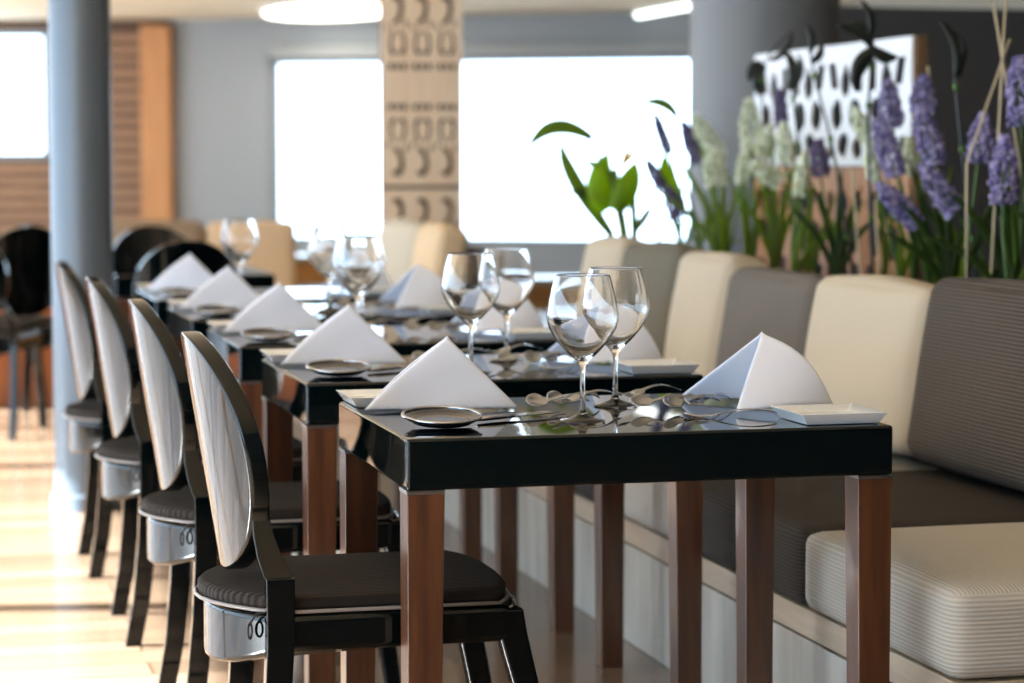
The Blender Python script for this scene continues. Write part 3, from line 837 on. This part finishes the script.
# ------------------------------------------------------------------ planter and flowers
t = thing('planter', 'long dark planter box behind the banquette, full of flowers', 'planter', (2.80, 6.68, 0))
pw, pl, ph = .19, 2.44, .80
MB().box(-pw, pw, -pl, pl, 0, .03).box(-pw, -pw + .02, -pl, pl, .03, ph).box(pw - .02, pw, -pl, pl, .03, ph).box(-pw + .02, pw - .02, -pl, -pl + .02, .03, ph).box(-pw + .02, pw - .02, pl - .02, pl, .03, ph).build('box', M['planter'], t)
MB().box(-pw + .02, pw - .02, -pl + .02, pl - .02, .55, .785).build('soil', M['soil'], t)
ZS = .786
def bez(p0, p1, bend, n=10):
    p0, p1 = Vector(p0), Vector(p1); b = Vector(bend); out = []
    for i in range(n + 1):
        u = i / n; out.append(p0.lerp(p1, u) + b * (4 * u * (1 - u)))
    return out
def blade(mb, p0, p1, bend, w, n=12, side=None):
    """long leaf with a folded midrib"""
    pts = bez(p0, p1, bend, n)
    v = []; f = []
    for i, p in enumerate(pts):
        u = i / n
        t_ = (pts[min(i + 1, n)] - pts[max(i - 1, 0)]).normalized()
        sd = t_.cross(side or Vector((.3, -1, .1))).normalized()
        nr = sd.cross(t_)
        ww = w * (math.sin(PI * min(1, .12 + .88 * u)) ** .7 if u < .98 else .05)
        v += [p - sd * ww, p + nr * ww * .25, p + sd * ww]
    for i in range(n):
        f += [(3 * i, 3 * i + 1, 3 * i + 4, 3 * i + 3), (3 * i + 1, 3 * i + 2, 3 * i + 5, 3 * i + 4)]
    mb.add(v, f)
ICO = None
def ico():
    global ICO
    if ICO is None:
        bm = bmesh.new(); bmesh.ops.create_icosphere(bm, subdivisions=1, radius=1)
        bm.verts.ensure_lookup_table(); ICO = ([v.co.copy() for v in bm.verts], [tuple(v.index for v in f.verts) for f in bm.faces]); bm.free()
    return ICO
def spike(mb, a, b, r, n, rnd, fl=.009):
    a, b = Vector(a), Vector(b); ax = (b - a).normalized()
    u = ax.orthogonal().normalized(); w = ax.cross(u)
    V, F = ico()
    for i in range(n):
        t_ = (i + rnd.random()) / n; q = i * 2.4 + rnd.uniform(-.4, .4)
        rr = r * (.55 + .45 * math.sin(PI * min(1, .25 + .75 * t_))) * rnd.uniform(.75, 1.1) * (1 - .45 * max(0, t_ - .75) / .25)
        c = a.lerp(b, t_) + (u * math.cos(q) + w * math.sin(q)) * rr
        s = fl * rnd.uniform(.7, 1.25)
        R = Euler((rnd.random() * 6, rnd.random() * 6, rnd.random() * 6)).to_matrix()
        sc = (1.3, .8, .55)
        mb.add([c + R @ Vector((p.x * s * sc[0], p.y * s * sc[1], p.z * s * sc[2])) for p in V], F)
def curve3(a, b, c, n=14, ease=.5):
    """smooth line from root a to b, leaving b in the direction of c"""
    a, b, c = Vector(a), Vector(b), Vector(c); d = (c - b)
    d = d.normalized() * (b - a).length * ease
    q1 = a + Vector((0, 0, (b - a).length * .35)); q2 = b - d
    return [a * (1 - u) ** 3 + q1 * 3 * u * (1 - u) ** 2 + q2 * 3 * u * u * (1 - u) + b * u ** 3 for u in [i / n for i in range(n + 1)]]
def flower(label, tip, base, r, m, seed=0, leaves=3):
    """tip and base of the flower spike in metres; the stem rises from the planter"""
    rnd = random.Random(seed)
    rx = min(2.93, max(2.67, base[0] + (base[0] - tip[0]) * 1.2 + rnd.uniform(-.03, .05)))
    root = Vector((rx, base[1] + rnd.uniform(-.05, .05), ZS))
    t = thing('flower_spike', label, 'flower', root, 0, 'flower spikes behind the banquette')
    T, B = Vector(tip) - root, Vector(base) - root
    pts = curve3((0, 0, 0), B, T, 14)
    MB().tube(pts + [B.lerp(T, .5), T], [.0055 - .0025 * i / 16 for i in range(17)], 8).build('stem', M['stem'], t, smooth=True)
    mb = MB(); spike(mb, B, T, r * .92, int(1500 * (T - B).length), rnd, .0070); mb.build('bloom', M[m], t, smooth=False)
    for q in range(leaves):
        lb = MB(); hgt = rnd.uniform(.55, .95) * B.z
        e = Vector((rnd.uniform(-.13, .13), rnd.uniform(-.06, .06), max(.12, hgt)))
        blade(lb, (0, 0, 0), e, (-e.x * .25, 0, .01), rnd.uniform(.006, .0115), 14)
        lb.build('leaf', M['leaf_dark' if (m == 'purple' and q != 1) else 'leaf'], t, smooth=True, solid=.0012)
    return t
FL = [
    ('large violet flower spike at the picture edge, beside the crossed canes', (2.740, 5.606, 1.462), (2.751, 5.606, 1.294), 0.0354, 'purple'),
    ('large violet flower spike upright before the dark wall, under the crossed canes', (2.700, 5.591, 1.268), (2.697, 5.591, 1.094), 0.0354, 'purple'),
    ('violet flower spike before the dark wall, between the dark twig and the canes', (2.800, 5.926, 1.327), (2.785, 5.926, 1.200), 0.0320, 'purple'),
    ('violet flower spike over the end of the white board, topmost of its bunch', (2.800, 6.582, 1.439), (2.821, 6.582, 1.299), 0.0352, 'purple'),
    ('violet flower spike leaning over the white board, lower left of its bunch', (2.720, 6.463, 1.325), (2.781, 6.463, 1.159), 0.0345, 'purple'),
    ('violet flower spike at the outer edge of the screen, upper right of its bunch', (2.840, 6.409, 1.445), (2.835, 6.409, 1.342), 0.0372, 'purple'),
    ('long violet flower spike just off the edge of the screen', (2.760, 6.253, 1.350), (2.811, 6.253, 1.191), 0.0363, 'purple'),
    ('violet flower spike slanting down, lowest right of the violet bunch', (2.700, 6.099, 1.191), (2.802, 6.099, 1.063), 0.0328, 'purple'),
    ('violet flower spike slanting low before the pine lower board', (2.680, 6.356, 1.137), (2.804, 6.356, 1.023), 0.0312, 'purple'),
    ('pale green flower spike slanting before the right part of the white board', (2.820, 6.889, 1.364), (2.890, 6.889, 1.242), 0.0275, 'whiteflower'),
    ('pale green flower spike hidden among the violet bunch', (2.860, 6.563, 1.269), (2.884, 6.563, 1.164), 0.0235, 'whiteflower'),
    ('slim pale green flower spike under the slanting pale one', (2.740, 6.576, 1.240), (2.766, 6.576, 1.141), 0.0205, 'whiteflower'),
    ('tallest pale green flower spike, at the left end of the screen', (2.800, 7.767, 1.412), (2.809, 7.767, 1.242), 0.0375, 'whiteflower'),
    ('slim pale green flower spike below the tallest pale one', (2.740, 7.627, 1.245), (2.727, 7.627, 1.125), 0.0234, 'whiteflower'),
    ('pale green flower spike right beside the tallest pale one', (2.840, 7.659, 1.323), (2.802, 7.659, 1.212), 0.0270, 'whiteflower'),
    ('upright pale green flower spike under the high mauve one', (2.780, 7.385, 1.325), (2.795, 7.385, 1.195), 0.0293, 'whiteflower'),
    ('drooping pale green flower spike low at the left end of the screen', (2.700, 7.456, 1.192), (2.798, 7.456, 1.133), 0.0328, 'whiteflower'),
    ('thin pale green flower spike beside the lower mauve one before the screen', (2.740, 7.091, 1.230), (2.725, 7.091, 1.092), 0.0188, 'whiteflower'),
    ('mauve flower spike high before the left part of the white board', (2.860, 7.638, 1.440), (2.872, 7.638, 1.319), 0.0235, 'mauve'),
    ('mauve flower spike at the seam between the white and the pine board', (2.780, 7.075, 1.267), (2.791, 7.075, 1.155), 0.0282, 'mauve'),
    ('pale green flower spike leaning before the round pillar', (2.840, 8.474, 1.367), (2.942, 8.474, 1.212), 0.0370, 'whiteflower'),
    ('pale green flower spike lower before the round pillar', (2.740, 7.976, 1.247), (2.756, 7.976, 1.114), 0.0384, 'whiteflower'),
    ('mauve flower spike where the bright window meets the round pillar', (2.860, 8.663, 1.348), (2.925, 8.663, 1.197), 0.0302, 'mauve'),
    ('thin mauve flower spike highest before the bright window', (2.840, 8.950, 1.383), (2.898, 8.950, 1.228), 0.0214, 'mauve'),
    ('small mauve flower spike beside the bright broad leaf', (2.780, 8.860, 1.205), (2.845, 8.860, 1.097), 0.0231, 'mauve'),
    ('mauve flower spike lowest before the bright window', (2.740, 8.484, 1.102), (2.795, 8.484, 0.990), 0.0333, 'mauve'),
]
for i, (lb, tip, base, r, m) in enumerate(FL):
    flower(lb, tip, base, r, m, 100 + i, 3 if m != 'mauve' else 2)
# broad leaved plant with an orange flower in front of the bright window
PX, PY = 2.80 * .9728, 8.95
t = thing('broad_leaved_plant', 'broad leaved green plant with an orange flower before the bright window', 'plant', (PX, PY, ZS))
def L_(p): return Vector((p[0] * .9728 - PX, p[1] - .25 - PY, max(0, 1.205 + (p[2] - 1.205) * .9728 - ZS)))
def leafpart(p0, p1, mid, w, m, n=18):
    """leaf from p0 to p1 passing mid"""
    a, b = L_(p0), L_(p1); c = L_(mid) if mid else (a + b) / 2
    mb = MB(); blade(mb, a, b, c - (a + b) / 2, w, n); mb.build('leaf', M[m], t, smooth=True, solid=.0015)
def stalk(pts, r, m='leaf'):
    P = [L_(p) for p in pts]
    MB().tube(curve3(P[0], P[1], P[1] + (P[1] - P[0]) if len(P) < 3 else P[2], 12) + P[2:], r * 1.4, 8).build('stalk', M[m], t, smooth=True)
stalk([(2.784, 9.2, ZS), (2.691, 9.2, 1.205), (2.62, 9.2, 1.328)], .004)
leafpart((2.66, 9.2, 1.29), (2.391, 9.2, 1.244), (2.505, 9.2, 1.335), .030, 'leaf')
leafpart((2.76, 9.25, .90), (2.545, 9.25, 1.275), (2.60, 9.25, 1.126), .034, 'leaf')
leafpart((2.715, 9.2, 1.00), (2.725, 9.2, 1.235), (2.69, 9.2, 1.11), .062, 'leaf_bright')
leafpart((2.745, 9.18, 1.00), (2.833, 9.18, 1.20), (2.80, 9.18, 1.10), .055, 'leaf_bright')
stalk([(2.80, 9.2, ZS), (2.745, 9.2, 1.17)], .014)
stalk([(2.845, 9.22, ZS), (2.83, 9.22, 1.165)], .011)
leafpart((2.774, 9.2, 1.175), (2.807, 9.2, 1.30), (2.80, 9.2, 1.23), .012, 'yellow')
leafpart((2.782, 9.2, 1.18), (2.855, 9.2, 1.245), (2.82, 9.2, 1.22), .012, 'yellow')
stalk([(2.92, 9.2, ZS), (3.012, 9.2, 1.373), (2.98, 9.2, 1.42)], .004)
leafpart((3.012, 9.2, 1.373), (2.86, 9.2, 1.432), (2.955, 9.2, 1.43), .022, 'leaf')
leafpart((3.02, 9.15, 1.02), (2.945, 9.15, 1.23), (2.96, 9.15, 1.12), .045, 'leaf_bright')
leafpart((2.70, 9.2, 1.035), (2.565, 9.2, 1.075), (2.64, 9.2, 1.07), .022, 'leaf_dark')
leafpart((2.84, 9.2, .92), (2.91, 9.2, 1.02), (2.88, 9.2, .98), .018, 'leaf')
leafpart((2.70, 9.2, 1.18), (2.62, 9.2, 1.20), None, .014, 'leaf')
# clumps of strap leaves
def clump(label, x, y, items, m):
    t = thing('leaf_clump', label, 'plant', (x, y, ZS), 0, 'strap leaf clumps in the planter')
    for (dx, dy, dz, w) in items:
        mb = MB(); blade(mb, (0, 0, 0), (dx, dy, dz), (-dx * .2, 0, .02), w * .72, 14)
        mb.build('leaf', M[m], t, smooth=True, solid=.0012)
clump('fan of bright green strap leaves before the round pillar', 2.86, 8.2, [(-.2, 0, .45, .02), (-.1, 0, .50, .022), (0, 0, .42, .02), (.07, 0, .34, .018), (-.27, .05, .33, .016)], 'leaf')
clump('fan of green strap leaves at the left end of the screen', 2.82, 7.55, [(-.08, 0, .44, .02), (-.02, 0, .50, .018), (.07, 0, .42, .02), (.12, .03, .32, .018), (-.14, 0, .3, .018)], 'leaf')
clump('fan of green strap leaves before the pine lower board', 2.80, 6.95, [(-.10, 0, .36, .018), (.01, 0, .40, .02), (.08, 0, .34, .018), (-.16, .03, .28, .016), (.15, 0, .26, .016)], 'leaf_dark')
clump('fan of deep green strap leaves at the outer end of the screen', 2.86, 6.25, [(-.16, 0, .30, .022), (-.09, 0, .36, .02), (-.02, 0, .32, .02), (.06, 0, .28, .018), (-.22, 0, .22, .018)], 'leaf_dark')
clump('fan of deep green strap leaves before the charcoal wall', 2.86, 5.85, [(-.20, 0, .34, .024), (-.12, 0, .28, .022), (-.05, 0, .38, .022), (.03, 0, .33, .018), (-.26, .02, .22, .02)], 'leaf_dark')
clump('fan of deep green strap leaves near the picture edge', 2.84, 5.5, [(-.16, 0, .30, .022), (-.09, 0, .34, .02), (.0, 0, .3, .02), (.06, 0, .25, .02)], 'leaf_dark')

# dark curled twigs
def twig(label, pts, leaves):
    root = Vector((min(2.95, max(2.66, pts[-1][0])), pts[-1][1], ZS))
    t = thing('curled_twig', label, 'plant', root, 0, 'dark twigs in the planter')
    P = [Vector((0, 0, 0))] + [Vector(p) - root for p in reversed(pts)]
    dense = []
    for i in range(len(P) - 1):
        p0 = P[max(i - 1, 0)]; p1 = P[i]; p2 = P[i + 1]; p3 = P[min(i + 2, len(P) - 1)]
        for k in range(6):
            u = k / 6
            dense.append(.5 * ((2 * p1) + (p2 - p0) * u + (2 * p0 - 5 * p1 + 4 * p2 - p3) * u * u + (3 * p1 - p0 - 3 * p2 + p3) * u ** 3))
    dense.append(P[-1]); n = len(dense)
    MB().tube(dense, [.0065 - .004 * i / n for i in range(n)], 8).build('stem', M['twig'], t, smooth=True)
    for a, b, w in leaves:
        mb = MB(); a = Vector(a) - root; b = Vector(b) - root; d = b - a
        blade(mb, a, b, (d.z * .18, 0, -d.x * .18), w, 12); mb.build('curled_leaf', M['twig'], t, smooth=True, solid=.0015)
    for k in (8, 13, 17):
        if k < n:
            mb = MB(); V, F = ico(); c = dense[k]
            mb.add([c + Vector((p.x * .010, p.y * .010, p.z * .014)) for p in V], F); mb.build('bud', M['stem'], t, smooth=True)
twig('tall dark twig crossing the middle of the white board', [(2.686, 6.927, 1.619), (2.700, 6.927, 1.498), (2.775, 6.927, 1.217), (2.838, 6.927, 0.866)],
     [((2.693, 6.927, 1.53), (2.675, 6.927, 1.619), .012), ((2.700, 6.927, 1.505), (2.73, 6.927, 1.56), .014)])
twig('dark twig curling over the left end of the white board', [(2.94, 7.741, 1.640), (2.840, 7.741, 1.510), (2.853, 7.741, 1.239), (2.870, 7.741, 0.898)],
     [((2.840, 7.741, 1.530), (2.790, 7.741, 1.47), .022), ((2.847, 7.741, 1.524), (2.83, 7.741, 1.42), .020), ((2.865, 7.741, 1.544), (2.945, 7.741, 1.64), .012)])
twig('dark twig with the largest curled leaves, at the top of the white board', [(2.706, 6.505, 1.608), (2.720, 6.505, 1.493), (2.710, 6.505, 1.320), (2.727, 6.505, 0.915)],
     [((2.720, 6.505, 1.527), (2.608, 6.505, 1.589), .020), ((2.720, 6.505, 1.53), (2.80, 6.505, 1.505), .020), ((2.73, 6.505, 1.522), (2.672, 6.505, 1.40), .026),
      ((2.713, 6.505, 1.56), (2.680, 6.505, 1.665), .014), ((2.719, 6.505, 1.535), (2.651, 6.505, 1.60), .016)])
twig('dark twig alone before the charcoal wall, right of the screen', [(2.784, 6.069, 1.557), (2.780, 6.069, 1.436), (2.810, 6.069, 1.189), (2.847, 6.069, 0.904)],
     [((2.785, 6.069, 1.43), (2.732, 6.069, 1.58), .022), ((2.783, 6.069, 1.444), (2.79, 6.069, 1.55), .012)])
twig('short dark twig before the white board, beside the high mauve flower', [(2.785, 7.359, 1.520), (2.800, 7.359, 1.431), (2.830, 7.359, 1.205), (2.854, 7.359, 0.873)],
     [((2.793, 7.359, 1.43), (2.77, 7.359, 1.56), .022), ((2.793, 7.359, 1.438), (2.82, 7.359, 1.55), .016)])
# canes
def cane(label, top, low, r=.0036):
    a, b = Vector(top), Vector(low); d = (b - a)
    k = (a.z - ZS) / max(.05, -d.z); root = a + d * k
    root = Vector((min(2.95, max(2.65, root.x)), root.y, ZS)) if k < 6 else b
    t = single('dry_cane', 'cane', MB().tube([(0, 0, 0), b - root, a - root] if (b - root).length > .01 else [(0, 0, 0), a - root], r, 8), M['raffia'], smooth=True)
    t.location = root; tag(t, label, 'cane', 'dry canes in the planter')
cane('dry cane slanting down to the right at the picture edge', (2.700, 5.672, 1.611), (2.794, 5.672, 1.133))
cane('dry cane nearly upright beside the picture edge', (2.720, 5.639, 1.622), (2.696, 5.639, 1.045))
cane('dry cane slanting down to the left, crossing the upright one', (2.760, 5.695, 1.515), (2.645, 5.695, 1.195))
cane('short dry cane just right of the screen', (2.850, 6.405, 1.473), (2.879, 6.405, 1.205))
cane('dry cane low before the pine lower board', (2.660, 6.501, 1.188), (2.688, 6.501, 0.875))
cane('shortest dry cane, low before the end of the pine lower board', (2.680, 6.376, 1.092), (2.695, 6.376, 0.875))

# ------------------------------------------------------------------ light
wd = bpy.data.worlds.new('World'); SC.world = wd; wd.use_nodes = True
bg = wd.node_tree.nodes['Background']
bg.inputs[0].default_value = (0.60, 0.79, 1.0, 1); bg.inputs[1].default_value = 6.8
sun = bpy.data.lights.new('sun', 'SUN'); sun.energy = 100; sun.angle = math.radians(1.2); sun.color = (.86, .94, 1)
so = bpy.data.objects.new('sun', sun); COL.objects.link(so)
sd = Vector((3.70, -.6, -2.25))
so.rotation_euler = sd.to_track_quat('-Z', 'Y').to_euler()
def portal(name, loc, sx, sy, direction):
    l = bpy.data.lights.new(name, 'AREA'); l.shape = 'RECTANGLE'; l.size = sx; l.size_y = sy; l.cycles.is_portal = True
    o = bpy.data.objects.new(name, l); COL.objects.link(o); o.location = loc
    o.rotation_euler = Vector(direction).to_track_quat('-Z', 'Z').to_euler()
    return o
for i, (a, b) in enumerate(LW):
    o = portal('window_portal', (XL + .01, (a + b) / 2, (Z0 + Z1) / 2), b - a, Z1 - Z0, (1, 0, 0))
fm = (Vector(FA) + Vector(FB)) / 2; fd = (Vector(FB) - Vector(FA)).normalized(); fn_ = Vector((fd.y, -fd.x))
portal('window_portal', (fm.x + .3, fm.y - .4, 1.29), 5.2, 1.7, (fn_.x, fn_.y, 0))

# ------------------------------------------------------------------ camera
cam = bpy.data.cameras.new('camera'); co = bpy.data.objects.new('camera', cam); COL.objects.link(co)
cam.sensor_width = 36; cam.lens = 36 * 2400 / 1024
co.location = (0, 0, 1.205)
co.rotation_euler = (math.radians(90 - 4.3248), 0, math.radians(-14.2106))
cam.dof.use_dof = True; cam.dof.focus_distance = 4.15; cam.dof.aperture_fstop = 3.3
cam.clip_end = 200
SC.camera = co
vs = SC.view_settings
vs.view_transform = 'Standard'; vs.look = 'None'; vs.gamma = 1; vs.exposure = 0.1; vs.use_curve_mapping = False
SC.cycles.max_bounces = 12; SC.cycles.transparent_max_bounces = 16; SC.cycles.transmission_bounces = 12; SC.cycles.glossy_bounces = 8
SC.cycles.sample_clamp_indirect = 8
SC.cycles.caustics_reflective = False; SC.cycles.caustics_refractive = False
SC.cycles.use_denoising = True
